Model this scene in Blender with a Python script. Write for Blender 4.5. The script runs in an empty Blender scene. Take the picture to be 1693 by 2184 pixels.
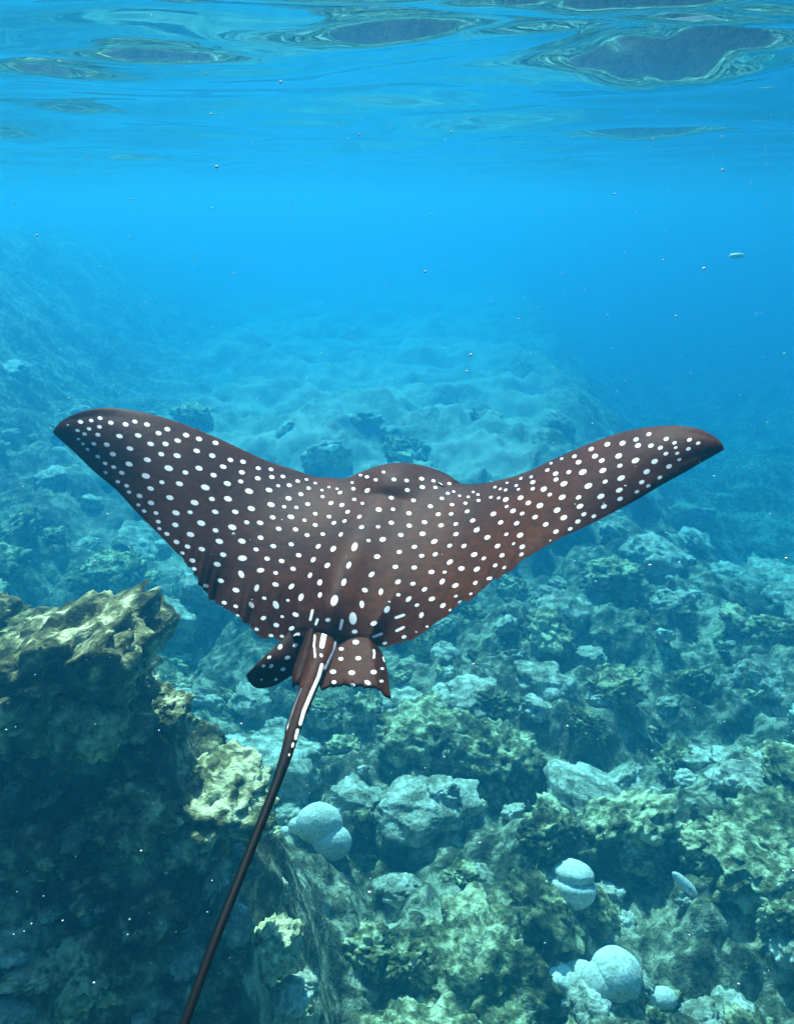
import bpy, math, random
import numpy as np
from mathutils import Vector, Matrix

# ------------------------------------------------------------------ camera / world / sun
SC = bpy.context.scene
COL = SC.collection
PITCH = math.radians(20.8)
CAM = np.array([0.0, 0.0, -0.26])
FOC, CX, CY = 1714.0, 846.5, 1092.0           # pixel units of the 1693 x 2184 photograph view
cam_d = bpy.data.cameras.new('camera')
cam = bpy.data.objects.new('camera', cam_d)
COL.objects.link(cam)
cam.location = CAM
cam.rotation_euler = (math.pi / 2 - PITCH, 0, 0)
cam_d.sensor_fit = 'VERTICAL'
cam_d.angle = 2 * math.atan(1092.0 / FOC)
cam_d.clip_start = 0.02
cam_d.clip_end = 400
SC.camera = cam

SUN_EL, SUN_AZ = math.radians(56), math.radians(-12)     # azimuth from +Y towards +X
world = bpy.data.worlds.new('World')
SC.world = world
world.use_nodes = True
wn = world.node_tree
sky = wn.nodes.new('ShaderNodeTexSky')
sky.sky_type = 'NISHITA'
sky.sun_disc = False
sky.sun_elevation = SUN_EL
sky.sun_rotation = SUN_AZ
bg = wn.nodes['Background']
wn.links.new(sky.outputs[0], bg.inputs[0])
bg.inputs[1].default_value = 0.07
sun_d = bpy.data.lights.new('sun', 'SUN')
sun_d.energy = 5.0
sun_d.angle = math.radians(0.6)
sun_d.color = (1.0, 0.96, 0.9)
sun = bpy.data.objects.new('sun', sun_d)
COL.objects.link(sun)
sdir = Vector((math.sin(SUN_AZ) * math.cos(SUN_EL), math.cos(SUN_AZ) * math.cos(SUN_EL), math.sin(SUN_EL)))
sun.rotation_euler = sdir.to_track_quat('Z', 'Y').to_euler()
sun.location = sdir * 30

SC.view_settings.view_transform = 'Standard'
SC.view_settings.look = 'None'
SC.view_settings.gamma = 1
SC.view_settings.use_curve_mapping = False
SC.view_settings.exposure = 1.45
SC.render.engine = 'CYCLES'
SC.cycles.use_denoising = True
SC.cycles.adaptive_threshold = 0.03
SC.cycles.max_bounces = 6
SC.cycles.volume_bounces = 1
SC.cycles.transparent_max_bounces = 12
SC.cycles.diffuse_bounces = 2
SC.cycles.caustics_reflective = False
SC.cycles.caustics_refractive = False

# ------------------------------------------------------------------ helpers
rng = np.random.default_rng(7)
random.seed(7)


def ray_dir(px, py):
    xc = (np.asarray(px, float) - CX) / FOC
    yc = (CY - np.asarray(py, float)) / FOC
    c, s = math.cos(PITCH), math.sin(PITCH)
    return np.stack([xc, c + yc * s, -s + yc * c], -1)


def to_pixel(P):
    R = P - CAM
    c, s = math.cos(PITCH), math.sin(PITCH)
    dep = R[..., 1] * c - R[..., 2] * s
    up = R[..., 1] * s + R[..., 2] * c
    return CX + FOC * R[..., 0] / dep, CY - FOC * up / dep


_perm = np.random.default_rng(11).permutation(256)
_perm = np.concatenate([_perm, _perm, _perm])
_g3 = np.random.default_rng(12).normal(size=(256, 3))
_g3 /= np.linalg.norm(_g3, axis=1)[:, None]


def noise(P):
    """gradient noise of an (N,3) array, about -0.7..0.7"""
    P = np.asarray(P, float)
    I = np.floor(P).astype(int)
    F = P - I
    I &= 255
    W = F * F * F * (F * (F * 6 - 15) + 10)
    out = 0
    for dx in (0, 1):
        wx = W[:, 0] if dx else 1 - W[:, 0]
        a = _perm[I[:, 0] + dx]
        for dy in (0, 1):
            wy = W[:, 1] if dy else 1 - W[:, 1]
            b = _perm[a + I[:, 1] + dy]
            for dz in (0, 1):
                wz = W[:, 2] if dz else 1 - W[:, 2]
                g = _g3[_perm[b + I[:, 2] + dz] & 255]
                out = out + wx * wy * wz * ((F[:, 0] - dx) * g[:, 0] + (F[:, 1] - dy) * g[:, 1] + (F[:, 2] - dz) * g[:, 2])
    return out


def noise2(x, y, seed=0.0):
    return noise(np.stack([x + seed * 3.7, y - seed * 1.3, np.full_like(x, seed + 0.37)], -1))


_cj = np.random.default_rng(13).random((256, 3))


def cell(P):
    """distance to the nearest jittered feature point"""
    I = np.floor(P).astype(int)
    best = np.full(len(P), 9.0)
    for dx in (-1, 0, 1):
        for dy in (-1, 0, 1):
            for dz in (-1, 0, 1):
                J = I + (dx, dy, dz)
                K = J & 255
                h = _perm[_perm[_perm[K[:, 0]] + K[:, 1]] + K[:, 2]] & 255
                d = J + 0.15 + 0.7 * _cj[h] - P
                best = np.minimum(best, (d * d).sum(1))
    return np.sqrt(best)


def cell2(x, y, seed=0.0):
    I, J = np.floor(x).astype(int), np.floor(y).astype(int)
    best = np.full(len(x), 9.0)
    for dx in (-1, 0, 1):
        for dy in (-1, 0, 1):
            A, B = I + dx, J + dy
            h = _perm[_perm[(A + int(seed)) & 255] + (B & 255)] & 255
            best = np.minimum(best, (A + 0.15 + 0.7 * _cj[h, 0] - x) ** 2 + (B + 0.15 + 0.7 * _cj[h, 1] - y) ** 2)
    return np.sqrt(best)


def sstep(t):
    t = np.clip(t, 0, 1)
    return t * t * (3 - 2 * t)


def mesh_arrays(name, V, Q, smooth=True):
    V = np.asarray(V, np.float32)
    Q = np.asarray(Q, np.int32)
    k = Q.shape[1]
    me = bpy.data.meshes.new(name)
    me.vertices.add(len(V))
    me.vertices.foreach_set('co', V.ravel())
    me.loops.add(Q.size)
    me.loops.foreach_set('vertex_index', Q.ravel())
    me.polygons.add(len(Q))
    me.polygons.foreach_set('loop_start', np.arange(0, Q.size, k, dtype=np.int32))
    me.polygons.foreach_set('loop_total', np.full(len(Q), k, np.int32))
    me.polygons.foreach_set('use_smooth', np.full(len(Q), smooth))
    me.update()
    me.validate()
    return me


def grid_quads(n, m, off=0, flip=False):
    i, j = np.meshgrid(np.arange(n - 1), np.arange(m - 1), indexing='ij')
    a = (i * m + j + off).ravel()
    q = np.stack([a, a + m, a + m + 1, a + 1], -1)
    return q[:, ::-1] if flip else q


def link(name, me, mat=None, parent=None, label=None, cat=None, group=None, kind=None):
    o = bpy.data.objects.new(name, me)
    COL.objects.link(o)
    if mat:
        if len(me.materials) == 0:
            me.materials.append(mat)
    if parent:
        o.parent = parent
    if label:
        o['label'] = label
    if cat:
        o['category'] = cat
    if group:
        o['group'] = group
    if kind:
        o['kind'] = kind
    return o


class NT:
    def __init__(self, name):
        self.m = bpy.data.materials.new(name)
        self.m.use_nodes = True
        self.t = self.m.node_tree
        self.p = self.t.nodes.get('Principled BSDF')
        self.out = self.t.nodes['Material Output']

    def n(self, typ, **kw):
        nd = self.t.nodes.new('ShaderNode' + typ)
        for k, v in kw.items():
            if k.startswith('i_'):
                nd.inputs[k[2:].replace('_', ' ')].default_value = v
            else:
                setattr(nd, k, v)
        return nd

    def l(self, a, b):
        self.t.links.new(a, b)

    def ramp(self, src, stops, interp='LINEAR'):
        r = self.n('ValToRGB')
        r.color_ramp.interpolation = interp
        e = r.color_ramp.elements
        while len(e) < len(stops):
            e.new(0.5)
        for el, (p, c) in zip(e, stops):
            el.position = p
            el.color = (*c, 1) if len(c) == 3 else c
        self.l(src, r.inputs[0])
        return r.outputs[0]

    def mix(self, fac, a, b, mode='MIX'):
        m = self.n('Mix', data_type='RGBA', blend_type=mode)
        for s, v in ((m.inputs[0], fac), (m.inputs[6], a), (m.inputs[7], b)):
            if hasattr(v, 'links'):
                self.l(v, s)
            else:
                s.default_value = v if not isinstance(v, tuple) or len(v) == 4 else (*v, 1)
        return m.outputs[2]

    def noise(self, scale, detail=4, rough=0.55, vec=None, dist=0.0):
        nd = self.n('TexNoise')
        nd.inputs['Scale'].default_value = scale
        nd.inputs['Detail'].default_value = detail
        nd.inputs['Roughness'].default_value = rough
        nd.inputs['Distortion'].default_value = dist
        if vec is not None:
            self.l(vec, nd.inputs['Vector'])
        return nd.outputs['Fac']


# ------------------------------------------------------------------ materials
def mat_reef(name, dark, mid, pale, s=1.0, lo=0.42, hi=0.58, sand=False, bump=0.9):
    t = NT(name)
    geo = t.n('NewGeometry')
    pos = geo.outputs['Position']
    a = t.noise(3.2 * s, 6, 0.62, pos, 0.6)
    b = t.noise(17 * s, 5, 0.65, pos, 0.3)
    c = t.noise(60 * s, 3, 0.6, pos)
    mx = t.n('Math', operation='MULTIPLY_ADD')
    t.l(b, mx.inputs[0]); mx.inputs[1].default_value = 0.55
    m2 = t.n('Math', operation='MULTIPLY'); t.l(a, m2.inputs[0]); m2.inputs[1].default_value = 0.45
    t.l(m2.outputs[0], mx.inputs[2])
    col = t.ramp(mx.outputs[0], [(lo, dark), ((lo + hi) / 2, mid), (hi, pale)])
    f = t.ramp(c, [(0.35, (0.65, 0.65, 0.65)), (0.65, (1.15, 1.15, 1.15))])
    col = t.mix(1.0, col, f, 'MULTIPLY')
    if sand:
        sa = t.n('Attribute', attribute_name='sand')
        col = t.mix(sa.outputs['Fac'], col, (0.50, 0.49, 0.38))
    t.l(col, t.p.inputs['Base Color'])
    t.p.inputs['Roughness'].default_value = 0.95
    t.p.inputs['Specular IOR Level'].default_value = 0.1
    bp = t.n('Bump'); bp.inputs['Strength'].default_value = bump; bp.inputs['Distance'].default_value = 0.012
    add = t.n('Math', operation='ADD'); t.l(b, add.inputs[0]); t.l(c, add.inputs[1])
    t.l(add.outputs[0], bp.inputs['Height'])
    t.l(bp.outputs[0], t.p.inputs['Normal'])
    return t.m


M_SEABED = mat_reef('seabed_turf', (0.030, 0.032, 0.018), (0.13, 0.13, 0.07), (0.46, 0.45, 0.29), sand=True)
M_ROCK = mat_reef('reef_rock', (0.025, 0.027, 0.013), (0.17, 0.168, 0.070), (0.70, 0.68, 0.38))
M_PALE = mat_reef('pale_rock', (0.16, 0.16, 0.10), (0.42, 0.42, 0.30), (0.72, 0.72, 0.58))

M_CLIFF = mat_reef('cliff_rock', (0.08, 0.042, 0.042), (0.13, 0.075, 0.07), (0.20, 0.12, 0.11), 0.12)


def mat_plain(name, col, rough=0.6, spec=0.3):
    t = NT(name)
    nn = t.noise(40, 4, 0.6)
    c = t.ramp(nn, [(0.3, tuple(v * 0.75 for v in col)), (0.7, tuple(min(1, v * 1.2) for v in col))])
    t.l(c, t.p.inputs['Base Color'])
    t.p.inputs['Roughness'].default_value = rough
    t.p.inputs['Specular IOR Level'].default_value = spec
    return t.m


M_CORAL = mat_reef('pale_coral', (0.62, 0.63, 0.48), (0.78, 0.79, 0.66), (0.85, 0.85, 0.76), 1.4, bump=0.3)


def mat_skin():
    t = NT('ray_skin')
    at = t.n('Attribute', attribute_name='spot')
    dk = t.n('Attribute', attribute_name='dark')
    tc = t.n('TexCoord')
    a = t.noise(8, 5, 0.6, tc.outputs['Object'])
    b = t.noise(110, 4, 0.65, tc.outputs['Object'])
    base = t.ramp(a, [(0.30, (0.022, 0.0030, 0.0003)), (0.70, (0.080, 0.021, 0.0035))])
    base = t.mix(0.75, base, t.ramp(b, [(0.3, (0.4, 0.4, 0.4)), (0.7, (1.5, 1.45, 1.4))]), 'MULTIPLY')
    sc_ = t.noise(26, 6, 0.75, tc.outputs['Object'], 1.0)
    base = t.mix(t.ramp(sc_, [(0.60, (0, 0, 0)), (0.78, (0.45, 0.45, 0.45))]), base, (0.16, 0.085, 0.05))
    base = t.mix(dk.outputs['Fac'], base, (0.0012, 0.0008, 0.0008))
    sp = t.ramp(at.outputs['Fac'], [(0.80, (1, 1, 1)), (1.0, (0, 0, 0))])
    col = t.mix(sp, base, (0.86, 0.86, 0.86))
    t.l(col, t.p.inputs['Base Color'])
    t.p.inputs['Roughness'].default_value = 0.6
    t.p.inputs['Specular IOR Level'].default_value = 0.07
    bp = t.n('Bump'); bp.inputs['Strength'].default_value = 0.3; bp.inputs['Distance'].default_value = 0.002
    t.l(b, bp.inputs['Height']); t.l(bp.outputs[0], t.p.inputs['Normal'])
    return t.m


def mat_surface():
    t = NT('water_surface')
    t.t.nodes.remove(t.p)
    fr = t.n('Fresnel'); fr.inputs['IOR'].default_value = 1.22
    gl = t.n('BsdfGlossy'); gl.inputs['Roughness'].default_value = 0.02
    tr = t.n('BsdfTransparent')
    mx = t.n('MixShader')
    t.l(fr.outputs[0], mx.inputs[0]); t.l(tr.outputs[0], mx.inputs[1]); t.l(gl.outputs[0], mx.inputs[2])
    t.l(mx.outputs[0], t.out.inputs['Surface'])
    return t.m


# ------------------------------------------------------------------ seabed
def warp_axis(n, c, a=1.0, L=40.0):
    s = np.linspace(-1, 1, n)
    b = math.asinh(L / a)
    return c + a * np.sinh(b * s) * (L - abs(c)) / L


def seabed_base(x, y):
    z = np.full_like(x, -2.95)
    z += 1.38 * np.exp(-np.abs((x + 1.22) / 0.76) ** 3 - np.abs((y - 1.92) / 0.52) ** 3)   # tall outcrop on the left
    z += 0.45 * np.exp(-((x + 0.50) / 0.28) ** 2 - ((y - 1.8) / 0.42) ** 2)
    z += 1.75 * sstep((-x - 2.1 - 0.10 * y) / 3.2) * sstep((y - 4.2) / 3.0)            # reef slope rising on the left
    z -= 1.5 * sstep((x - 0.9 - 0.10 * y) / 2.6) * sstep((y - 4.2) / 4.0)              # drop-off to the right
    z += 0.35 * sstep((y - 4.0) / 5.0)
    return z


def seabed_h(x, y):
    z = seabed_base(x, y)
    r = np.hypot(x, y - 2.0)
    near = np.clip(1.3 - r / 14.0, 0.15, 1)
    z = z + 0.42 * noise2(x * 0.75, y * 0.75, 1) + 0.26 * noise2(x * 1.7, y * 1.7, 2)
    z += 0.15 * (0.5 - cell2(x * 2.3, y * 2.3, 3)) + 0.13 * noise2(x * 4.0, y * 4.0, 4)
    z += near * (0.07 * (0.5 - cell2(x * 6.5, y * 6.5, 5)) + 0.06 * noise2(x * 9.5, y * 9.5, 6) + 0.035 * noise2(x * 21, y * 21, 7))
    return z


def build_seabed():
    n = 760
    ax = warp_axis(n, 0.0, 1.4)
    ay = warp_axis(n, 3.0, 1.4)
    X, Y = np.meshgrid(ax, ay, indexing='ij')
    x, y = X.ravel(), Y.ravel()
    z = seabed_h(x, y)
    near = np.clip(1.2 - np.hypot(x, y - 2.5) / 9, 0, 1)
    x2 = x + near * (0.10 * noise2(x * 3.1, y * 3.1, 21) + 0.05 * noise2(x * 11, y * 11, 22))
    y2 = y + near * (0.10 * noise2(x * 3.1, y * 3.1, 23) + 0.05 * noise2(x * 11, y * 11, 24))
    sand = sstep((y - 4.6) / 3.0) * sstep((2.6 + 0.1 * y - np.abs(x + 0.5)) / 2.4) * sstep(0.6 + 0.8 * noise2(x * 1.6, y * 1.6, 25))
    me = mesh_arrays('seabed', np.stack([x2, y2, z], -1), grid_quads(n, n))
    at = me.attributes.new('sand', 'FLOAT', 'POINT')
    at.data.foreach_set('value', sand.astype(np.float32))
    return link('seabed', me, M_SEABED, kind='structure', label='uneven rocky reef bottom covered in dark turf algae')


def pick(px, py, h=None):
    """first point of the seabed under a photograph pixel"""
    d = ray_dir(px, py)
    t = np.arange(0.8, 16, 0.015)
    P = CAM + t[:, None] * d
    z = seabed_h(P[:, 0], P[:, 1])
    k = np.argmax(P[:, 2] < z)
    return P[k]


build_seabed()

# ------------------------------------------------------------------ water surface
SURF_PATCH = [  # pixel centre, pixel half size, tilt
    (830, 82, 200, 20, 1.05), (1330, 40, 330, 26, 1.05), (1400, 148, 240, 38, 1.1), (1330, 290, 170, 26, 1.3), (1150, 2, 300, 22, 1.1), (1570, 135, 150, 18, 1.0), (1040, 34, 150, 9, 1.0), (1480, 78, 190, 14, 1.1), (1180, 92, 150, 10, 1.1), (1620, 62, 120, 12, 1.0),
    (330, 110, 170, 13, 1.1), (110, 150, 150, 12, 1.1), (160, 246, 90, 9, 1.1), (20, 288, 40, 10, 1.0),
    (303, 336, 60, 9, 1.1), (660, -6, 380, 20, 1.0),
]


def surface_h(x, y):
    r = np.hypot(x, y)
    z = np.zeros_like(x)
    g = np.random.default_rng(5)
    for lam, amp, n in ((2.2, 0.008, 5), (0.9, 0.0050, 6), (0.45, 0.0018, 7), (0.22, 0.0006, 6)):
        fade = np.clip(1.25 - r * 0.05 / lam, 0, 1) / (1 + r / 12)
        for i in range(n):
            th = g.normal(math.pi / 2, 0.75)
            k = 2 * math.pi / (lam * g.uniform(0.75, 1.3))
            z += fade * amp * np.sin(k * (np.cos(th) * x + np.sin(th) * y) + g.uniform(0, 6.28)
                                     + 0.9 * noise2(x * 0.8, y * 0.8, lam))
    for (px, py, hw, hh, tilt) in SURF_PATCH:
        d = ray_dir(px, py)
        if d[2] <= 0:
            continue
        t = -CAM[2] / d[2]
        c = CAM + t * d
        wx = hw / FOC * t
        hz = 2 * hh / FOC * t
        A = hz / 0.86
        w = A / (0.85 * tilt)
        u = (x - c[0]) / wx
        u = u + 0.5 * noise2(x / wx * 1.1, y / w * 0.8, px * 0.02)
        v = (y - c[1]) / w + 0.7 * noise2(x / wx * 1.6, y / w * 0.5, px * 0.01) + 0.25 * noise2(x / wx * 4.5, y / w * 1.1, py * 0.01)
        v = np.where(np.abs(v) > 0.6, np.sign(v) * (0.6 + (np.abs(v) - 0.6) * 0.45), v)      # steep face, gentle crest and trough
        z += A * ((0.4 if py > 250 else 0.0) * np.exp(-(v / 1.6) ** 2) - v * np.exp(-v * v)) * np.exp(-np.abs(u) ** 2.5)
    return z


def build_surface():
    n, m = 560, 720
    ax = warp_axis(n, 0.0, 0.9)
    ay = warp_axis(m, 2.2, 0.7)
    X, Y = np.meshgrid(ax, ay, indexing='ij')
    x, y = X.ravel(), Y.ravel()
    z = surface_h(x, y)
    global SURF_TOP
    SURF_TOP = float(z.max())
    me = mesh_arrays('water_surface', np.stack([x, y, z], -1), grid_quads(n, m))
    return link('water_surface', me, mat_surface(), kind='structure', label='rippled underside of the water surface')


build_surface()

# rocky shore beyond the water, seen only through steep ripples
def build_cliff():
    n, m = 120, 40
    s = np.linspace(-1, 1, n); v = np.linspace(0, 1, m)
    S, V = np.meshgrid(s, v, indexing='ij')
    S, V = S.ravel(), V.ravel()
    top = 17 + 5 * noise2(S * 5, S * 0, 31) + 2 * noise2(S * 19, S * 0, 32)
    x = S * 60
    z = -7 + V * (7 + top)
    y = 46 + 6 * V ** 1.3 + 5 * noise2(x * 0.09, z * 0.07, 33) + 2.2 * noise2(x * 0.3, z * 0.3, 34) + 8 * S * S + 2.4
    P = np.stack([x, np.maximum(y, 43.2), z], -1)
    B = P.copy(); B[:, 1] += 14
    Q = np.concatenate([grid_quads(n, m, 0, True), grid_quads(n, m, n * m)])
    i = np.arange(n - 1) * m + m - 1
    Q = np.concatenate([Q, np.stack([i, i + m, i + m + n * m, i + n * m], -1)])
    me = mesh_arrays('rock_cliff', np.concatenate([P, B]), Q)
    return link('rock_cliff', me, M_CLIFF, label='dark grey rock cliff beyond the water, glimpsed through steep ripples', cat='cliff')


build_cliff()

# ------------------------------------------------------------------ eagle ray
YAW, PIT = math.radians(14), math.radians(7)
RF = np.array([math.sin(YAW) * math.cos(PIT), math.cos(YAW) * math.cos(PIT), math.sin(PIT)])
RR = np.array([math.cos(YAW), -math.sin(YAW), 0.0])
RU = np.cross(RR, RF)
_d = ray_dir(745, 1240)
KS = 0.50                                      # ray scaled about the camera, nearer for less haze, about 0.8 m across
RO = CAM + _d * (1.95 * KS / _d[1])                 # body origin


def c3(cx, cy): return ((100 + cx * .413467) * .853333, (980 + cy * .413467) * .853333)
def c4(cx, cy): return ((600 + cx * .413467) * .853333, (1100 + cy * .413467) * .853333)
def c5(cx, cy): return ((1100 + cx * .443) * .853333, (1000 + cy * .443) * .853333)
def cz(cx, cy): return ((584 + cx * .2658) * .853333, (1500 + cy * .2658) * .853333)


def unproj(px, py, f):
    """point on the pixel's ray lying at forward coordinate f of the animal"""
    d = ray_dir(px, py)
    t = (np.asarray(f) * KS - (CAM - RO) @ RF) / (d @ RF)
    return CAM + d * np.asarray(t)[..., None]


def resample(P, n, smooth=0):
    P = np.asarray(P, float)
    s = np.concatenate([[0], np.cumsum(np.linalg.norm(np.diff(P, axis=0), axis=1))])
    s /= s[-1]
    q = np.linspace(0, 1, n)
    # Catmull-Rom through the points
    out = np.empty((n, P.shape[1]))
    k = np.clip(np.searchsorted(s, q, 'right') - 1, 0, len(P) - 2)
    t = ((q - s[k]) / (s[k + 1] - s[k]))[:, None]
    T = np.gradient(P, s, axis=0)
    h = (s[k + 1] - s[k])[:, None]
    out = ((2 * t**3 - 3 * t**2 + 1) * P[k] + (t**3 - 2 * t**2 + t) * h * T[k]
           + (-2 * t**3 + 3 * t**2) * P[k + 1] + (t**3 - t**2) * h * T[k + 1])
    return out


LE_L = [c3(*p) for p in [(80, 240), (110, 198), (180, 150), (280, 115), (400, 100), (520, 108), (650, 130), (800, 170), (950, 225), (1100, 290), (1250, 360), (1400, 430), (1550, 485), (1690, 540)]] + [c4(560, 262), c4(625, 285)]
TE_L = [c3(*p) for p in [(80, 248), (200, 355), (330, 480), (450, 580), (600, 740), (740, 880), (850, 1000), (950, 1120), (1040, 1260), (1190, 1340), (1280, 1440), (1460, 1500)]] + [c4(340, 1180)]
LE_R = [c4(1310, 315)] + [c5(*p) for p in [(200, 504), (300, 480), (400, 450), (500, 410), (620, 350), (750, 290), (870, 240), (1000, 195), (1100, 170), (1220, 155), (1340, 152), (1450, 165), (1530, 200), (1585, 245), (1600, 272)]]
TE_R = [c4(770, 1215), c4(860, 1250), c4(950, 1230), c4(1060, 1180), c4(1160, 1120), c4(1250, 1060), c4(1340, 990), c4(1420, 940)] + [c5(*p) for p in [(310, 1012), (380, 965), (450, 905), (540, 855), (650, 790), (800, 720), (950, 645), (1100, 565), (1250, 475), (1380, 405), (1500, 335), (1600, 280)]]


def edge3(P, f0, f1, n, ex=1.0, inner_first=False):
    Q = resample(P, n)
    q = np.linspace(0, 1, n)
    if inner_first:
        f = f1 + (f0 - f1) * (1 - (1 - q) ** ex) if False else f1 + (f0 - f1) * q ** (1 / ex)
    else:
        f = f0 + (f1 - f0) * q ** ex
    return unproj(Q[:, 0], Q[:, 1], f)


NW, NC, NV = 190, 150, 230
TIP = -0.05
leL = edge3(LE_L, TIP, 0.27, NW, 1.0)
teL = edge3(TE_L, TIP - .004, -0.36, NW, 0.85)
leR = edge3(LE_R[::-1], TIP - .02, 0.27, NW, 1.0)[::-1]
teR = edge3(TE_R[::-1], TIP - .024, -0.36, NW, 0.85)[::-1]
# centre: snout edge in front, root of the tail behind
q = np.linspace(0, 1, NC + 2)[1:-1]
A, B = leL[-1], leR[0]
bul = np.sin(np.pi * q) ** 0.55
leC = A + (B - A) * q[:, None] + bul[:, None] * (RF * 0.15 - RU * 0.06) * KS
A2, B2 = teL[-1], teR[0]
teC = A2 + (B2 - A2) * q[:, None] + (np.sin(np.pi * q) ** 2)[:, None] * (-RF * 0.03 - RU * 0.01) * KS
LEc = np.concatenate([leL, leC, leR])
TEc = np.concatenate([teL, teC, teR])
NS = len(LEc)
# ragged hem of the inner trailing edges
si = np.arange(NS)
rag = np.zeros(NS)
for a, b in ((95, 185), (NW + NC + 8, NW + NC + 90)):
    w = sstep((si - a) / 12) * sstep((b - si) / 8)
    rag += w * (0.020 * noise2(si * 0.13, si * 0.0, 41) + 0.020 * noise2(si * 0.37, si * 0.0, 42))
TEc = TEc + rag[:, None] * RF * KS

v = 0.5 - 0.5 * np.cos(np.pi * np.linspace(0, 1, NV))
S3 = LEc[:, None, :] * (1 - v[None, :, None]) + TEc[:, None, :] * v[None, :, None]
chord = np.linalg.norm(TEc - LEc, axis=1)
# span-wise thickness
Rl = ((0.5 * (LEc + TEc)) - RO) @ RR
mid = 0.5 * (A + B + A2 + B2) / 2
midR = (mid - RO) @ RR
rel = S3 - RO
lat = (rel @ RR - midR) / KS
fwd = rel @ RF / KS
tipfade = np.clip(np.minimum(si, NS - 1 - si) / 40.0, 0, 1) ** 0.7
lat0 = np.abs(Rl - midR) / KS
T = (0.014 + 0.075 * np.exp(-(lat0 / 0.24) ** 2)) * tipfade
prof = np.clip(2.6 * np.sqrt(v) * (1 - v) ** 0.9, 0, None)
thick = T[:, None] * prof[None, :]
# back ridge, head dome
tl = [((unproj(np.array(c4(*p)[0]), np.array(c4(*p)[1]), f) - RO) @ RR - midR) / KS for p, f in (((520, 1180), -.36), ((575, 1020), -.29), ((610, 860), -.22))]
axis_lat = lat - np.interp(fwd, [-.36, -.29, -.22, 0.12], tl + [0.0])
hump = 0.030 * np.exp(-(axis_lat / 0.07) ** 2) * sstep((v[None, :]) / 0.3) * sstep((1.02 - v[None, :]) / 0.1)
hump = hump + 0.020 * np.exp(-(axis_lat / 0.036) ** 2) * sstep((v[None, :] - 0.55) / 0.4)
hc_lat, hc_f = 0.03, 0.26
hd = ((lat - hc_lat) / 0.160) ** 2 + ((fwd - hc_f) / 0.17) ** 2
dome = 0.036 * np.clip(1 - hd ** 2, 0, None) ** 0.7
edge = np.clip(np.minimum(v, 1 - v) / 0.02, 0, 1)[None, :] ** 0.5
camber = 0.02 * np.sin(np.pi * v)[None, :] * tipfade[:, None]
DOR = S3 + KS * (camber + (thick + hump + dome * sstep(v / 0.12)[None, :]) * edge)[..., None] * RU
VEN = S3 + KS * (camber - (0.55 * thick + 0.25 * dome + 0.004 * tipfade[:, None]) * edge)[..., None] * RU


def span_smooth(G, sig):
    k = np.arange(-3 * sig, 3 * sig + 1)
    w = np.exp(-0.5 * (k / sig) ** 2); w /= w.sum()
    pad = np.concatenate([2 * G[:1] - G[1:3 * sig + 1][::-1], G, 2 * G[-1:] - G[-3 * sig - 1:-1][::-1]])
    out = np.zeros_like(G)
    for i, a in enumerate(w):
        out += a * pad[i:i + len(G)]
    m = sstep(np.minimum(v, 1 - v) / 0.22)[None, :, None] * sstep(np.minimum(si, NS - 1 - si) / 30.0)[:, None, None]
    return G * (1 - m) + out * m


DOR = span_smooth(DOR, 16)
VEN = span_smooth(VEN, 16)


SPOT3 = [(247,180,16),(311,172,14),(365,157,15),(430,185,17),(519,195,18),(575,178,16),(648,196,18),(298,222,14),(361,210,15),(228,232,13),(271,254,14),(352,258,16),(234,284,11),(262,313,12),(327,313,15),(289,346,12),(482,266,20),(595,262,20),(405,318,18),(545,341,20),(442,375,19),(351,390,15),(395,431,14),(447,453,15),(398,486,13),(496,488,17),(471,542,14),(525,566,15),(540,604,14),(540,435,22),(650,409,22),(670,313,20),(718,248,18),(771,224,18),(760,313,19),(833,293,20),(884,260,19),(962,283,19),(1062,307,18),(734,375,18),(830,384,22),(948,355,20),(1042,384,19),(1152,410,17),(1228,421,17),(779,460,26),(880,486,18),(962,460,22),(1050,502,19),(1108,451,20),(1221,485,18),(1320,460,15),(1397,467,14),(1469,510,14),(1317,521,17),(1402,513,16),(641,507,25),(738,545,16),(670,583,20),(844,554,22),(786,638,22),(1000,576,26),(1133,553,22),(1214,540,16),(1264,599,24),(1385,592,20),(1440,566,12),(1507,563,15),(1558,538,13),(1611,528,10),(1664,550,10),(1624,580,13),(603,628,18),(596,682,13),(630,719,14),(672,670,19),(702,731,15),(716,783,15),(723,826,13),(768,857,16),(823,730,23),(819,803,19),(908,726,16),(935,668,24),(1040,646,18),(1137,645,24),(1060,724,20),(1181,724,20),(1278,704,22),(1397,680,22),(1503,642,18),(1577,617,15),(1476,693,13),(1550,697,13),(1618,677,15),(1664,735,14),(1407,757,17),(1517,754,20),(1599,774,13),(1664,803,15),(975,792,25),(911,861,23),(1062,836,18),(1163,817,25),(1250,787,16),(1331,790,20),(1443,826,17),(1545,830,16),(1615,864,15),(826,906,18),(893,934,17),(862,973,14),(979,949,20),(1085,902,23),(1221,901,23),(1334,880,18),(1307,951,16),(1411,931,17),(1519,920,16),(1680,935,12,-40),(922,1018,18),(934,1069,15),(1108,983,19),(1072,1041,22),(1224,1004,26,2),(1373,1007,17),(1461,1021,17),(1564,986,17),(1652,1013,17,-50),(1334,1077,22,-5),(1425,1093,15),(1530,1068,17),(1632,1108,16,-60),(1217,1101,24,60),(1093,1140,20),(1185,1197,21),(1004,1171,16),(1310,1184,22,-70),(1424,1163,20),(1520,1175,20,-45),(1688,1150,16,-70),(1114,1273,16),(1184,1295,14),(1278,1286,21,60),(1356,1246,14),(1426,1286,26,65),(1499,1259,12),(1578,1240,22,-70),(1196,1350,11),(1351,1366,17,-20),(1464,1357,12),(1544,1345,20,25),(1428,1408,18),(1521,1428,18,-25),(1310,1434,14),(1396,1471,15),(1463,1476,13),(1553,1468,20,-25)]
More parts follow.
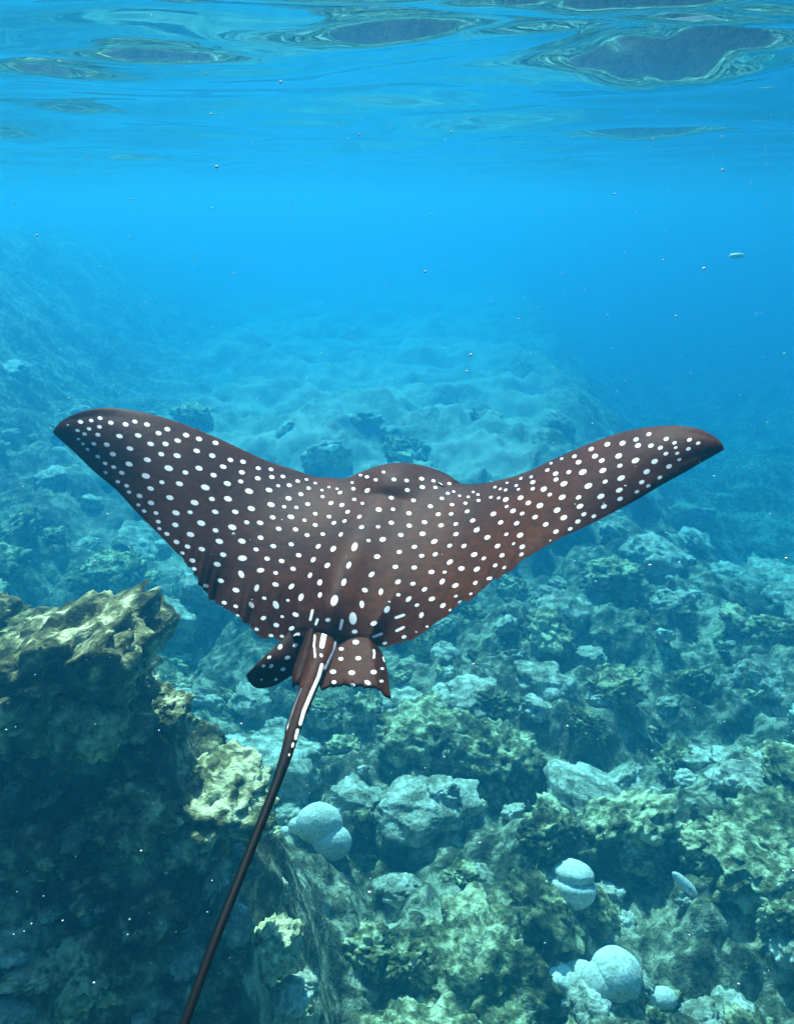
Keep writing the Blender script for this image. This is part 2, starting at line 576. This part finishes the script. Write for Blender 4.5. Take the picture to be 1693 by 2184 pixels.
SPOT4 = [(537,284,9),(586,294,9),(495,302,10),(604,317,13,-20),(499,342,12),(685,294,13),(677,256,10),(728,211,10),(767,222,13),(867,193,11),(820,240,13),(769,304,17,-30),(930,238,15),(1006,244,14),(1097,233,15),(1168,246,12),(1264,263,12),(1101,284,16),(1180,286,12),(1010,302,16),(1255,321,12),(1290,311,9),(1219,352,13),(1326,336,9),(1378,343,10),(1408,313,9),(1437,329,10),(914,348,15),(1047,364,15),(1150,400,15),(1280,390,13),(1361,381,12),(1440,364,12),(690,358,12),(549,380,15,-15),(615,392,15,-15),(739,382,11),(650,433,14,-25),(721,463,14,-25),(838,420,18),(924,418,13),(1020,442,16),(1197,448,15,-10),(1275,446,13,-10),(1372,431,14,-20),(538,462,14),(631,489,13,-20),(567,500,14,-20),(734,526,15,-10),(834,524,13),(914,499,16),(1022,517,16),(1114,496,16),(1214,515,16,-10),(1303,507,14,-15),(1405,486,16,-20),(500,568,14),(609,570,14,-50),(971,573,16),(1102,566,18,0),(1304,568,16,-20),(1429,543,18,-25),(862,600,19,-10),(776,607,13),(1053,645,16,-10),(1173,613,20,-25),(1266,638,15,-20),(1352,640,16,-30),(473,642,16,-35),(563,657,19,-45),(692,645,26,-68),(962,676,16,0),(828,704,19,0),(1097,699,16,0),(1179,690,16,-20),(1414,692,19,-20),(1493,588,18,-20),(1555,640,17,-25),(527,757,18,-40),(657,756,21,-65),(938,766,17,0),(1052,770,17,0),(1156,797,18,-5),(1236,798,13,-5),(1267,737,20,-35),(1337,776,19,0),(1430,780,20,-30),(1472,715,14,-25),(795,812,20,-40),(423,817,16,-60),(627,859,22,-70),(483,860,18,-80),(954,857,18,-30),(1044,868,16,-5),(1114,902,17,-30),(1221,855,19,-55),(1300,879,20,-20),(1422,863,15,-30),(754,907,18,20),(851,917,20,-80),(483,936,16,-70),(570,970,32,-72),(736,993,22,85),(956,935,14),(1018,961,20,-45),(1068,997,14,-20),(1158,960,20,-15),(1304,943,12,-20),(1225,1000,18,-35),(1327,978,12,-40),(1270,1027,11,-20),(1394,929,10,-20),(682,1078,36,86),(531,1087,16,0),(888,1024,24,-60),(1096,1058,18,-70),(809,1108,21,-15),(692,1158,17,0),(991,1190,15,-15),(874,1227,14,-10),(802,1232,10),(1066,1160,8),(1129,1127,10),(1500,836,12,-30),(1595,770,12,-30),(1540,757,14,-30)]
SPOT5 = [(285,548,10),(329,552,10),(369,561,16),(308,491,9),(338,501,9),(368,507,10),(376,466,7),(428,482,10),(440,503,9),(454,442,9),(512,433,10),(521,463,14),(521,500,12),(452,551,16),(496,580,16),(410,625,16),(374,600,11),(461,640,13),(299,642,16),(583,502,18),(617,533,13),(603,395,12),(650,415,15),(652,448,14),(624,356,9),(684,330,9),(756,317,13),(724,406,14),(696,472,20),(779,350,16),(850,276,15),(872,316,17),(941,249,16),(1027,243,17),(910,341,16),(803,406,22),(1005,315,19),(916,397,20),(1012,370,15),(1103,222,15),(1114,256,17),(1175,192,14),(1100,341,22),(1187,257,16),(1273,219,15),(1320,241,13),(1326,268,11),(1404,224,14),(1453,243,13),(1240,269,15),(1398,275,14),(1271,302,14),(1335,300,12),(1347,336,12),(1208,346,19),(1289,374,17),(1163,404,19),(1237,437,14),(1019,440,22),(1135,463,16),(1172,484,13),(1108,517,13),(929,460,15),(834,484,22),(1009,508,20),(905,543,21),(779,549,16),(687,548,20),(1013,557,16),(922,600,17),(787,599,20),(658,621,19),(561,595,19),(809,644,15),(865,655,14),(534,660,16),(340,690,15),(430,695,15),(696,663,19),(775,685,16),(594,701,16),(652,742,16),(732,727,14),(372,757,12),(450,762,18),(266,776,14),(322,823,15),(413,810,10),(462,828,16),(619,792,7),(457,870,13),(347,876,15),(311,933,13),(360,946,10),(282,1006,12)]
FIN_L_SPOT = [(397,1213,14),(334,1240,16),(376,1287,17,-30),(287,1316,17,-20),(243,1250,17,-60),(177,1313,13,-30),(189,1366,15,-50),(142,1366,12),(261,1385,16,-20),(353,1351,14),(342,1397,13),(217,1447,11),(130,1448,9)]
FIN_R_SPOT = [(699,1221,19),(612,1262,14),(609,1322,15),(714,1318,17),(562,1400,18),(675,1406,19),(807,1402,18),(568,1463,15),(771,1466,20,30),(681,1481,15,25),(855,1457,12),(859,1381,11)]
STROKE = [([(438,1030),(425,1085)],9),([(468,1085),(458,1112)],9),([(617,1090),(606,1140)],10),([(940,1074),(990,1057)],9),([(945,1153),(988,1132)],9),([(805,1190),(855,1170)],9)]
FIN_R_STROKE = [([(808,1270),(812,1290),(808,1315)],7),([(866,1315),(874,1335)],7)]


def spot_field(P, spots, strokes=()):
    """pigment distance (1 = rim of a white spot) at surface points P"""
    px, py = to_pixel(P)
    out = np.full(px.shape, 9.0)
    for (x, y, a, b, th) in spots:
        m = (np.abs(px - x) < 30) & (np.abs(py - y) < 30)
        if not m.any():
            continue
        dx, dy = px[m] - x, py[m] - y
        c, s = math.cos(th), math.sin(th)
        e = np.hypot((dx * c + dy * s) / a, (-dx * s + dy * c) / b)
        out[m] = np.minimum(out[m], e)
    for pts, w in strokes:
        for (x0, y0), (x1, y1) in zip(pts[:-1], pts[1:]):
            L2 = (x1 - x0) ** 2 + (y1 - y0) ** 2
            t = np.clip(((px - x0) * (x1 - x0) + (py - y0) * (y1 - y0)) / L2, 0, 1)
            out = np.minimum(out, np.hypot(px - x0 - t * (x1 - x0), py - y0 - t * (y1 - y0)) / w)
    return np.minimum(out, 3.0)


def conv(lst, fn, sc, ang):
    r = []
    for i, s in enumerate(lst):
        x, y = fn(s[0], s[1])
        a = s[2] * sc * 1.12
        th = math.radians(s[3] if len(s) > 3 else ang)
        r.append((x, y, a, a * (0.70 if s[2] < 20 else 0.62), th))
    return r


SP = conv(SPOT3, c3, .3528, 18) + conv(SPOT4, c4, .3528, 12) + conv(SPOT5, c5, .378, -25)
ST = [([c4(*p) for p in pts], w * .3528) for pts, w in STROKE]

V_all, Q_all, A_sp, A_dk = [], [], [], []


def add_piece(V, Q, sp, dk):
    off = sum(len(a) for a in V_all)
    V_all.append(V); Q_all.append(Q + off); A_sp.append(sp); A_dk.append(dk)


def add_loft(top, bot, sp, dk):
    """closed slab from two (n,m,3) sheets"""
    n, m = top.shape[:2]
    V = np.concatenate([top.reshape(-1, 3), bot.reshape(-1, 3)])
    N = n * m
    Q = [grid_quads(n, m, 0, True), grid_quads(n, m, N)]
    i = np.arange(n - 1); j = np.arange(m - 1)
    Q.append(np.stack([i * m, (i + 1) * m, (i + 1) * m + N, i * m + N], -1))
    k = i * m + m - 1
    Q.append(np.stack([k + N, k + m + N, k + m, k], -1))
    Q.append(np.stack([j + N, j + 1 + N, j + 1, j], -1))
    k = (n - 1) * m + j
    Q.append(np.stack([k, k + 1, k + 1 + N, k + N], -1))
    add_piece(V, np.concatenate(Q), np.concatenate([sp.ravel(), np.full(N, 3.0)]), np.concatenate([dk.ravel(), dk.ravel() * 0]))


spot = spot_field(DOR.reshape(-1, 3), SP, ST)
px_, py_ = to_pixel(DOR)
dk = np.zeros(DOR.shape[:2])
add_loft(DOR, VEN, spot, dk)


def fin(sideA, sideB, fA, fB, n, m, spots, strokes, fold=0.0, ragn=0.0, bulge=0.012):
    a = resample(sideA, n); b = resample(sideB, n)
    u = np.linspace(0, 1, n); w = np.linspace(0, 1, m)
    PA = unproj(a[:, 0], a[:, 1], fA[0] + (fA[1] - fA[0]) * u)
    PB = unproj(b[:, 0], b[:, 1], fB[0] + (fB[1] - fB[0]) * u)
    S = PA[:, None] * (1 - w[None, :, None]) + PB[:, None] * w[None, :, None]
    e = np.clip(np.minimum(np.minimum(w[None, :], 1 - w[None, :]) / 0.08, (1 - u[:, None]) / 0.06), 0, 1) ** 0.5
    up = bulge * np.sin(np.pi * w)[None, :] * np.ones((n, 1))
    if fold:
        up = up - fold * sstep((w[None, :] - 0.80) / 0.2) * np.ones((n, 1))
    S = S + KS * up[..., None] * RU
    if ragn:
        rr = ragn * (noise2(w * 9, w * 0, 51) + 0.6 * noise2(w * 26, w * 0, 52))
        S = S + (sstep((u[:, None] - 0.8) / 0.2) * rr[None, :])[..., None] * RF * KS
    top = S + KS * (0.006 * e)[..., None] * RU
    bot = S - KS * (0.006 * e + 0.0015)[..., None] * RU
    add_loft(top, bot, spot_field(top.reshape(-1, 3), spots, strokes), 0.25 * np.ones((n, m)))


fin([c4(*p) for p in [(330, 1090), (270, 1190), (150, 1310), (62, 1408), (43, 1440)]],
    [c4(*p) for p in [(470, 1090), (445, 1250), (395, 1385), (310, 1422), (190, 1485), (90, 1490), (48, 1450)]],
    (-0.30, -0.50), (-0.30, -0.50), 90, 80, conv(FIN_L_SPOT, c4, .3528, -20), [], ragn=0.004)
fin([c4(*p) for p in [(480, 1100), (470, 1250), (462, 1400), (495, 1505)]],
    [c4(*p) for p in [(770, 1130), (850, 1225), (885, 1340), (908, 1520)]],
    (-0.29, -0.51), (-0.29, -0.50), 100, 110, conv(FIN_R_SPOT, c4, .3528, 0),
    [([c4(*p) for p in pts], w * .3528) for pts, w in FIN_R_STROKE], fold=0.022, ragn=0.012)
fin([c4(*p) for p in [(400, 1180), (340, 1330), (312, 1440), (318, 1500)]],
    [c4(*p) for p in [(470, 1180), (450, 1330), (420, 1440), (372, 1508)]],
    (-0.36, -0.50), (-0.36, -0.50), 40, 24, [], [])

# tail: from inside the back to far below the camera
TAIL_PX = [c4(610, 860), c4(575, 1020), c4(520, 1180), c4(478, 1330), c4(430, 1450), cz(640, 1000), cz(560, 1230), cz(480, 1505)]
TAIL_R = [0.012, 0.026, 0.032, 0.026, 0.021, 0.0165, 0.0135, 0.0105]
TAIL_F = [-0.22, -0.29, -0.36, -0.435, -0.50, -0.60, -0.68, -0.77]
tp = [unproj(np.array(p[0]), np.array(p[1]), f) for p, f in zip(TAIL_PX, TAIL_F)]
tp[0] = tp[0] - RU * 0.022
tp[1] = tp[1] - RU * 0.012
tp[2] = tp[2] - RU * 0.004
tr_ = list(TAIL_R)
for (x, y, f, r) in ((590, 1670, -0.83, .0086), (520, 1850, -1.00, .0074), (455, 2015, -1.14, .0066), (393, 2184, -1.27, .0060), (340, 2330, -1.37, .0066)):
    tp.append(unproj(np.array(float(x)), np.array(float(y)), f)); tr_.append(r)
e = tp[-1] - tp[-2]; e /= np.linalg.norm(e)
for k_, r in ((0.25, .0058), (0.6, .004), (0.95, .0015)):
    tp.append(tp[12] + KS * (e * k_ + np.array([0, 0, -0.03 * k_]))); tr_.append(r)
TP = resample(np.concatenate([np.array(tp), np.array(tr_)[:, None]], 1), 420)
C, RD = TP[:, :3], TP[:, 3] * KS
tan = np.gradient(C, axis=0); tan /= np.linalg.norm(tan, axis=1)[:, None]
sd = np.cross(tan, RU); sd /= np.linalg.norm(sd, axis=1)[:, None]
nu = np.cross(sd, tan)
ang = np.linspace(0, 2 * np.pi, 33)
flat = 0.8
TV = C[:, None] + RD[:, None, None] * (np.cos(ang)[None, :, None] * sd[:, None] + flat * np.sin(ang)[None, :, None] * nu[:, None])
TAIL_ST = [([(452, 1180), (447, 1240), (455, 1315)], 7), ([(510, 1172), (503, 1200), (495, 1245)], 17), ([(600, 1188), (578, 1225), (570, 1270), (540, 1330), (515, 1382)], 9), ([(490, 1298), (491, 1304)], 11)]
TAIL_STP = [([c4(*p) for p in pts], w * .3528) for pts, w in TAIL_ST]
TAIL_STP += [([cz(*p) for p in pts], w * .2268) for pts, w in [([(830, 608), (800, 720), (728, 880), (662, 1040), (628, 1165)], 19), ([(603, 1222), (585, 1300)], 17), ([(560, 1350), (552, 1375)], 13), ([(526, 1445), (520, 1460)], 9)]]
face_up = (np.sin(ang)[None, :] > -0.55) * np.ones((len(C), 1))
sf = spot_field(TV.reshape(-1, 3), [], TAIL_STP)
sf = np.where(face_up.ravel() > 0, sf, 3.0)
dkt = np.repeat(sstep((np.arange(420) - 60) / 60)[:, None], 33, 1)
add_piece(TV.reshape(-1, 3), grid_quads(420, 33), sf, dkt.ravel())
# long tail spine lying beside the tail
SPN = np.array([unproj(np.array(p[0]), np.array(p[1]), f) for p, f in ((cz(640, 850), -.555), (cz(590, 970), -.60), (cz(545, 1100), -.645), (cz(500, 1240), -.69), (cz(487, 1278), -.70))])

V_all = [np.concatenate(V_all)]
body_me = mesh_arrays('eagle_ray', V_all[0] - RO, np.concatenate(Q_all))
for nm, arr in (('spot', A_sp), ('dark', A_dk)):
    at = body_me.attributes.new(nm, 'FLOAT', 'POINT')
    at.data.foreach_set('value', np.concatenate(arr).astype(np.float32))
ray = link('eagle_ray', body_me, mat_skin(), label='dark brown eagle ray covered in white spots, wings raised, long whip tail trailing', cat='ray')
ray.location = RO

M_BLACK = mat_plain('ray_black', (0.012, 0.010, 0.012), 0.35, 0.5)


def tube(P, R, n=12, m=60):
    D = resample(np.concatenate([P, np.array(R)[:, None]], 1), m)
    c, r = D[:, :3], D[:, 3]
    t = np.gradient(c, axis=0); t /= np.linalg.norm(t, axis=1)[:, None]
    s = np.cross(t, (0.1, 0.2, 1.0)); s /= np.linalg.norm(s, axis=1)[:, None]
    u = np.cross(s, t)
    a = np.linspace(0, 2 * np.pi, n + 1)
    return (c[:, None] + r[:, None, None] * (np.cos(a)[None, :, None] * s[:, None] + np.sin(a)[None, :, None] * u[:, None])).reshape(-1, 3), grid_quads(m, n + 1)


Vs, Qs = tube(SPN - RO, [0.003, 0.003, 0.0026, 0.002, 0.0005])
link('tail_spine', mesh_arrays('tail_spine', Vs, Qs), M_BLACK, ray)


def ico(sub):
    import bmesh
    bm = bmesh.new()
    bmesh.ops.create_icosphere(bm, subdivisions=sub, radius=1)
    V = np.array([v.co[:] for v in bm.verts])
    F = np.array([[v.index for v in f.verts] for f in bm.faces])
    bm.free()
    return V, F


ICO = {k: ico(k) for k in (1, 2, 3, 4, 5)}


def on_dorsal(px, py):
    d = (px_ - px) ** 2 + (py_ - py) ** 2
    d = np.where(d < 9, -1 + 0.01 * np.linalg.norm(DOR - CAM, axis=-1), d)
    k = np.unravel_index(np.argmin(d), d.shape)
    return DOR[k], k


# spiracle: dark slit behind the eye
P0, _ = on_dorsal(*c4(1188, 250)); P1, _ = on_dorsal(*c4(1230, 276))
Vs, Fs = ICO[3]
ax = (P1 - P0); L = max(np.linalg.norm(ax), 0.004); ax = ax / np.linalg.norm(ax)
nrm = RU - ax * (RU @ ax); nrm /= np.linalg.norm(nrm)
sdv = np.cross(ax, nrm)
Vp = 0.5 * (P0 + P1) - RO + Vs[:, :1] * ax * L * 0.6 + Vs[:, 1:2] * sdv * 0.0028 + Vs[:, 2:] * nrm * 0.0022
link('spiracle', mesh_arrays('spiracle', Vp, Fs), M_BLACK, ray, label='dark slit behind the eye')
for nm, sgn in (('eye', 1), ('eye', -1)):
    c = (leC[int(NC * (0.93 if sgn > 0 else 0.07))] - RO) - RF * 0.03 + RU * 0.015
    link(nm, mesh_arrays('eye', c + Vs * 0.008, Fs), M_BLACK, ray)

# ------------------------------------------------------------------ reef rocks and corals
def rock_mesh(name, seed, mat, sub=5, knob=0.16, cellk=0.5, flat=0.7, smooth=True, big=0.38):
    V, F = ICO[sub]
    o = np.array([seed * 7.31, seed * 3.17, seed * 5.77]) % 97
    r = 1 + big * 1.6 * noise(V * 1.1 + o) + big * 0.9 * noise(V * 2.3 + o + 9) + knob * (1.2 * (0.45 - cell(V * 3.2 * cellk * 2 + o)) + 0.9 * noise(V * 5.5 + o) + 0.55 * noise(V * 12 + o) + 0.35 * (0.4 - cell(V * 9 + o)))
    P = V * r[:, None]
    P[:, 2] *= flat
    P[:, 2] = np.where(P[:, 2] > 0.45 * flat, 0.45 * flat + (P[:, 2] - 0.45 * flat) * 0.6, P[:, 2])
    me = mesh_arrays(name, P, F, smooth)
    me.materials.append(mat)
    return me


ROCKS = [rock_mesh('reef_rock', i + 1, M_ROCK, 5, 0.20 + 0.06 * (i % 4), 0.5 + 0.14 * (i % 3), 0.55 + 0.1 * (i % 4)) for i in range(12)]
PALES = [rock_mesh('pale_rock', i + 31, M_PALE, 5, 0.13, 0.5, 0.6 + 0.1 * (i % 3)) for i in range(5)]
CLUMPS = [rock_mesh('coral_clump', i + 61, M_ROCK if i % 2 else M_PALE, 4, 0.34, 0.62, 0.8, True, 0.5) for i in range(6)]


def put(me, name, x, y, s, label, cat, group=None, sink=0.25, rz=None, tilt=0.25, sc=(1, 1, 1), dz=0.0):
    z = float(seabed_h(np.array([x]), np.array([y]))[0])
    o = link(name, me, None, label=label, cat=cat, group=group)
    o.location = (x, y, z + s * sc[2] * 0.5 - s * sink + dz)
    o.rotation_euler = (random.gauss(0, tilt), random.gauss(0, tilt), random.uniform(0, 6.28) if rz is None else rz)
    o.scale = (s * sc[0], s * sc[1], s * sc[2])
    return o


pts = []


def scatter(n, ymin, ymax, smin, smax, dmin):
    out = []
    tries = 0
    while len(out) < n and tries < n * 60:
        tries += 1
        y = ymin * (ymax / ymin) ** random.random()
        hw = 0.62 * math.hypot(y, 2.6) + 0.3
        x = random.uniform(-hw, hw)
        s = smin * (smax / smin) ** (random.random() ** 1.6)
        if all((x - a) ** 2 + (y - b) ** 2 > (dmin * (s + c)) ** 2 for a, b, c in pts):
            pts.append((x, y, s)); out.append((x, y, s))
    return out



# scattered rocks and corals, each described by the landmark it lies next to
LAND = [(pick(px, py)[:2], t_) for px, py, t_ in (
    (1217, 1918, 'the round grooved coral'), (1250, 2140, 'the smooth pitted coral'), (678, 1790, 'the bright white coral head'),
    (900, 1735, 'the large furrowed boulder'), (1640, 1830, 'the broad flat boulder'), (848, 1905, 'the pale wedge rock'),
    (1052, 2020, 'the ridged rock'), (1620, 1690, 'the drop-off boulder'), (1360, 1830, 'the mottled boulder'),
    (150, 1420, 'the outcrop top'), (350, 1480, 'the outcrop shoulder'), (150, 1800, 'the dark outcrop face'), (150, 2100, 'the foot of the outcrop'),
    (1010, 1500, 'the upright hazy boulder'), (1465, 1905, 'the thin coral shard'), (850, 950, 'the distant pale sand'), (850, 1130, 'the near edge of the sand'),
    (100, 1000, 'the hazy reef slope'), (60, 1200, 'the base of the reef slope'), (1550, 1250, 'the deep drop-off'), (1400, 1500, 'the brink of the drop-off'),
    (480, 2100, 'the whip tail end'), (560, 1700, 'the whip tail'), (800, 2130, 'the dark central hollow'))]


def where(x, y):
    d = [((x - p[0]) ** 2 + (y - p[1]) ** 2, t_) for p, t_ in LAND]
    return min(d)[1]


def size_word(s, a, b):
    return 'small' if s < a else ('large' if s > b else 'mid-sized')


for (x, y, s) in scatter(290, 0.95, 9.0, 0.08, 0.30, 0.60):
    k = random.randrange(len(ROCKS))
    lab = '%s knobbly olive %s rock near %s' % (size_word(s, .13, .21), ('rounded', 'ragged', 'flat', 'lumpy')[k % 4], where(x, y))
    if y > 3.0 and random.random() < 0.5:
        lab = lab.replace('olive', 'pale'); put(PALES[k % 5], 'pale_rock', x, y, s, lab, 'rock', 'pale rocks near ' + where(x, y)[4:]); continue
    put(ROCKS[k], 'reef_rock', x, y, s, lab, 'rock', 'olive rocks near ' + where(x, y)[4:])
for (x, y, s) in scatter(120, 1.0, 9.0, 0.05, 0.17, 0.45):
    lab = '%s pale weathered lump of dead coral near %s' % (size_word(s, .08, .12), where(x, y))
    put(random.choice(PALES), 'pale_rock', x, y, s, lab, 'rock', 'pale dead coral near ' + where(x, y)[4:])
pts = []
for (x, y, s) in scatter(290, 0.95, 5.5, 0.025, 0.085, 0.8):
    k = random.randrange(len(CLUMPS))
    lab = '%s %s knobbly coral clump growing near %s' % (size_word(s, .038, .058), ('pale', 'olive')[k % 2], where(x, y))
    put(CLUMPS[k], 'coral_clump', x, y, s, lab, 'coral', ('pale', 'olive')[k % 2] + ' coral clumps near ' + where(x, y)[4:], sink=0.0, dz=0.02)


def put_px(me, name, px, py, wpx, label, cat, sc=(1, 1, 0.8), rz=0.0, tilt=0.1, lift=0.3):
    P = pick(px, py)
    dist = np.linalg.norm(P - CAM)
    s = wpx / FOC * dist
    o = link(name, me, None, label=label, cat=cat)
    o.location = (P[0], P[1], P[2] + s * lift * sc[2])
    o.rotation_euler = (random.gauss(0, tilt), random.gauss(0, tilt), rz)
    o.scale = (s * sc[0], s * sc[1], s * sc[2])
    return o


for i in range(60):                                # growths on the steep face of the outcrop
    px, py = random.uniform(-20, 500), 1470 + 700 * random.random() ** 0.8
    k = random.randrange(len(CLUMPS))
    w_ = random.uniform(12, 34)
    o_ = put_px(CLUMPS[k], 'coral_clump', px, py, w_, '%s %s knobbly growth clinging to the outcrop near %s' % (
        size_word(w_, 19, 27), ('pale', 'olive')[k % 2], where(*pick(px, py)[:2])), 'coral', (1, 1, 0.8), random.uniform(0, 6), 0.4, 0.35)
    o_['group'] = 'growths on the outcrop face'
for (px, py, w_, k, t_) in ((345, 1470, 55, 2, 'shoulder of the outcrop above the dark face'), (255, 1545, 62, 4, 'upper lip of the dark outcrop face'), (90, 1590, 58, 6, 'inner ledge of the outcrop'),
                            (420, 1600, 48, 8, 'outer corner of the outcrop beside the tail'), (330, 1760, 46, 9, 'middle ledge of the outcrop'), (200, 1900, 50, 10, 'lower ledge of the outcrop'), (90, 2080, 60, 0, 'foot ledge of the outcrop')):
    put_px(ROCKS[k], 'ledge_rock', px, py, w_, 'yellow green lumpy rock jutting from the ' + t_, 'rock', (1.2, 1, .7), k * 1.3, 0.2, 0.3)
put_px(PALES[0], 'reef_boulder', 900, 1735, 90, 'large pale furrowed boulder below the ray on the open reef', 'boulder', (1, 0.8, 0.8), 0.4)
put_px(ROCKS[3], 'reef_boulder', 1640, 1830, 130, 'broad flat olive boulder beside a deep dark gap in the reef', 'boulder', (1.1, 0.9, 0.6), 0.3)
put_px(PALES[1], 'reef_boulder', 1010, 1500, 60, 'pale boulder standing up from the hazy reef', 'boulder')
put_px(PALES[2], 'wedge_rock', 848, 1905, 48, 'pale wedge-shaped rock lying alone in a dark hollow', 'rock', (1, .7, .7), -.4)
put_px(PALES[3], 'ridged_rock', 1052, 2020, 42, 'small bright ridged rock with deep grooves', 'rock')
put_px(PALES[4], 'reef_boulder', 1620, 1690, 70, 'bright lumpy boulder at the edge of the drop-off', 'boulder', (1.2, .8, .7))
put_px(ROCKS[5], 'reef_boulder', 1360, 1830, 62, 'bright mottled lumpy boulder above the round pale coral', 'boulder')
put_px(ROCKS[7], 'reef_boulder', 150, 1400, 120, 'yellow green boulder crowning the near reef outcrop', 'boulder', (1.2, .8, .55))
put_px(ROCKS[1], 'reef_boulder', 300, 1420, 90, 'long yellow green boulder sloping off the reef outcrop top', 'boulder', (1.3, .8, .55), -.3)


# smooth pale corals: one mesh each, from merged spheres
def coral_mesh(name, balls, mat=None, sub=4, pit=None, groove=None):
    Vs, Fs = ICO[sub]
    VV, FF, off = [], [], 0
    C_ = np.array([b[:3] for b in balls], float); R_ = np.array([b[3] for b in balls], float)
    for (x, y, z, r) in balls:
        P = Vs * r + (x, y, z)
        P = P + Vs * (0.05 * r * noise(P * 2.2 + 3))[:, None]
        if groove is not None:
            d = np.abs((P - groove[0]) @ groove[1])
            P = P - Vs * (groove[2] * np.exp(-(d / groove[3]) ** 2))[:, None]
        if pit is not None:
            d = np.linalg.norm(P - np.array(pit[0]), axis=1)
            P = P - Vs * (pit[1] * np.exp(-(d / pit[2]) ** 4))[:, None]
        VV.append(P); FF.append(Fs + off); off += len(Vs)
    me = mesh_arrays(name, np.concatenate(VV), np.concatenate(FF))
    me.materials.append(mat or M_CORAL)
    return me


nvec = np.array([0.25, 0.35, 0.9]); nvec /= np.linalg.norm(nvec)
put_px(coral_mesh('dome_coral', [(0, 0, 0, 1)], groove=((0, -.3, .45), nvec, .22, .13)), 'dome_coral', 1217, 1918, 45,
       'smooth round pale coral head with a groove across it', 'coral', (1, 1, 1), 0.2, 0.05, 0.8)
put_px(coral_mesh('dome_coral', [(0, 0, 0, 1), (-.7, .2, -.2, .5)]), 'dome_coral', 1175, 1962, 30,
       'shaded pale coral knob below the round grooved coral', 'coral', (1, 1, .9), 0.2, 0.05, 0.0)
put_px(coral_mesh('lobed_coral', [(0, 0, 0, 1), (-.55, -.1, -.25, .8), (.1, .2, -.6, .9)]), 'lobed_coral', 1308, 2112, 46,
       'smooth pale coral of two rounded lobes beside the pitted one', 'coral', (1, 1, 1), 0.1, 0.05, 0.8)
put_px(coral_mesh('pitted_coral', [(0, 0, 0, 1), (1.0, .3, .05, .85), (1.5, .2, -.3, .7)], pit=((-.1, -.75, .6), .35, .28)), 'pitted_coral', 1185, 2142, 42,
       'smooth pale coral with a dark round pit and arched side', 'coral', (1, 1, 1.1), 0.0, 0.04, 0.8)
put_px(coral_mesh('finger_coral', [(0, 0, 0, .6), (.8, .1, .05, .75), (-.6, 0, 0, .45)]), 'finger_coral', 1378, 2145, 34,
       'small pale finger of coral joining the two-lobed coral', 'coral', (1, .8, .8), 0.0, 0.05, 0.4)
put_px(coral_mesh('white_coral', [(0, 0, 0, 1), (-.9, .1, -.15, .45), (.5, -.5, -.75, .85), (-1.5, 0, -.4, .3)]), 'white_coral', 682, 1785, 46,
       'bright white coral head draped over a reef ledge', 'coral', (1, .8, .9), 0.0, 0.05, 0.8)
osh = put_px(coral_mesh('coral_shard', [(0, 0, 0, 1)]), 'coral_shard', 1465, 1905, 42,
             'long thin bright shard of coral beside a dark hollow', 'coral', (1, .26, .24), 0.0, 0.0, 1.2)
osh.rotation_euler = (0.2, 0.75, -0.3)
put_px(coral_mesh('pointed_coral', [(0, 0, 0, 1), (.3, 0, -.8, .7)]), 'pointed_coral', 1298, 2065, 16,
       'small pointed pale coral tip behind the two-lobed coral', 'coral', (1, 1, 1.1), 0.0, 0.05, 0.5)
put_px(coral_mesh('white_coral', [(0, 0, 0, 1), (.6, 0, -.6, .8)]), 'white_coral', 567, 1765, 17,
       'little white coral knob right beside the whip tail', 'coral', (1, 1, 1), 0.0, 0.05, 0.5)

# ------------------------------------------------------------------ drifting specks
Vs, Fs = ICO[1]
VV, FF = [], []
NP_ = 1900
for i in range(NP_):
    px, py = random.uniform(-80, 1773), random.uniform(60, 2100)
    d = ray_dir(px, py); dist = random.uniform(0.5, 3.6)
    P = CAM + d * dist
    if P[2] > -0.06:
        continue
    r = random.uniform(0.3, 1.0) ** 3 * 0.0018 * (0.5 + dist * 0.33)
    off = len(VV) * len(Vs)
    VV.append(P + Vs * np.array([r * random.uniform(.7, 1.5), r, r * random.uniform(.6, 1.2)])); FF.append(Fs + off)
link('suspended_particles', mesh_arrays('suspended_particles', np.concatenate(VV), np.concatenate(FF)), mat_plain('speck', (0.75, 0.75, 0.7)),
     label='pale specks drifting in the water', kind='stuff')

# pale wisp drifting in open water
d = ray_dir(1570, 546); Pw = CAM + d * 5.0
Vw, Fw = ICO[3]
Vw2 = Vw * (1 + 0.9 * noise(Vw * 1.7 + 5))[:, None] * np.array([0.045, 0.02, 0.016])
ow = link('drifting_scrap', mesh_arrays('drifting_scrap', Vw2, Fw), mat_plain('scrap', (0.6, 0.66, 0.5)), label='small pale scrap drifting alone in open blue water', cat='scrap')
ow.location = Pw

# ------------------------------------------------------------------ the water itself
L = 41.0
bv = np.array([(x, y, z) for x in (-L, L) for y in (-L, L) for z in (-9.0, SURF_TOP + 0.02)])
bf = np.array([(0, 1, 3, 2), (4, 6, 7, 5), (0, 4, 5, 1), (2, 3, 7, 6), (0, 2, 6, 4), (1, 5, 7, 3)])
t = NT('water_volume')
t.t.nodes.remove(t.p)
vol = t.n('VolumePrincipled')
vol.inputs['Color'].default_value = (0.04, 0.48, 0.88, 1)
vol.inputs['Absorption Color'].default_value = (0, 0, 0, 1)
vol.inputs['Density'].default_value = 0.125
vol.inputs['Anisotropy'].default_value = 0.7
ab = t.n('VolumeAbsorption')
ab.inputs['Color'].default_value = (0.0, 0.93, 0.98, 1)
ab.inputs['Density'].default_value = 0.16
ad = t.n('AddShader')
t.l(vol.outputs[0], ad.inputs[0]); t.l(ab.outputs[0], ad.inputs[1])
t.l(ad.outputs[0], t.out.inputs['Volume'])
link('haze', mesh_arrays('haze', bv, bf, False), t.m, kind='stuff', label='blue sea water')
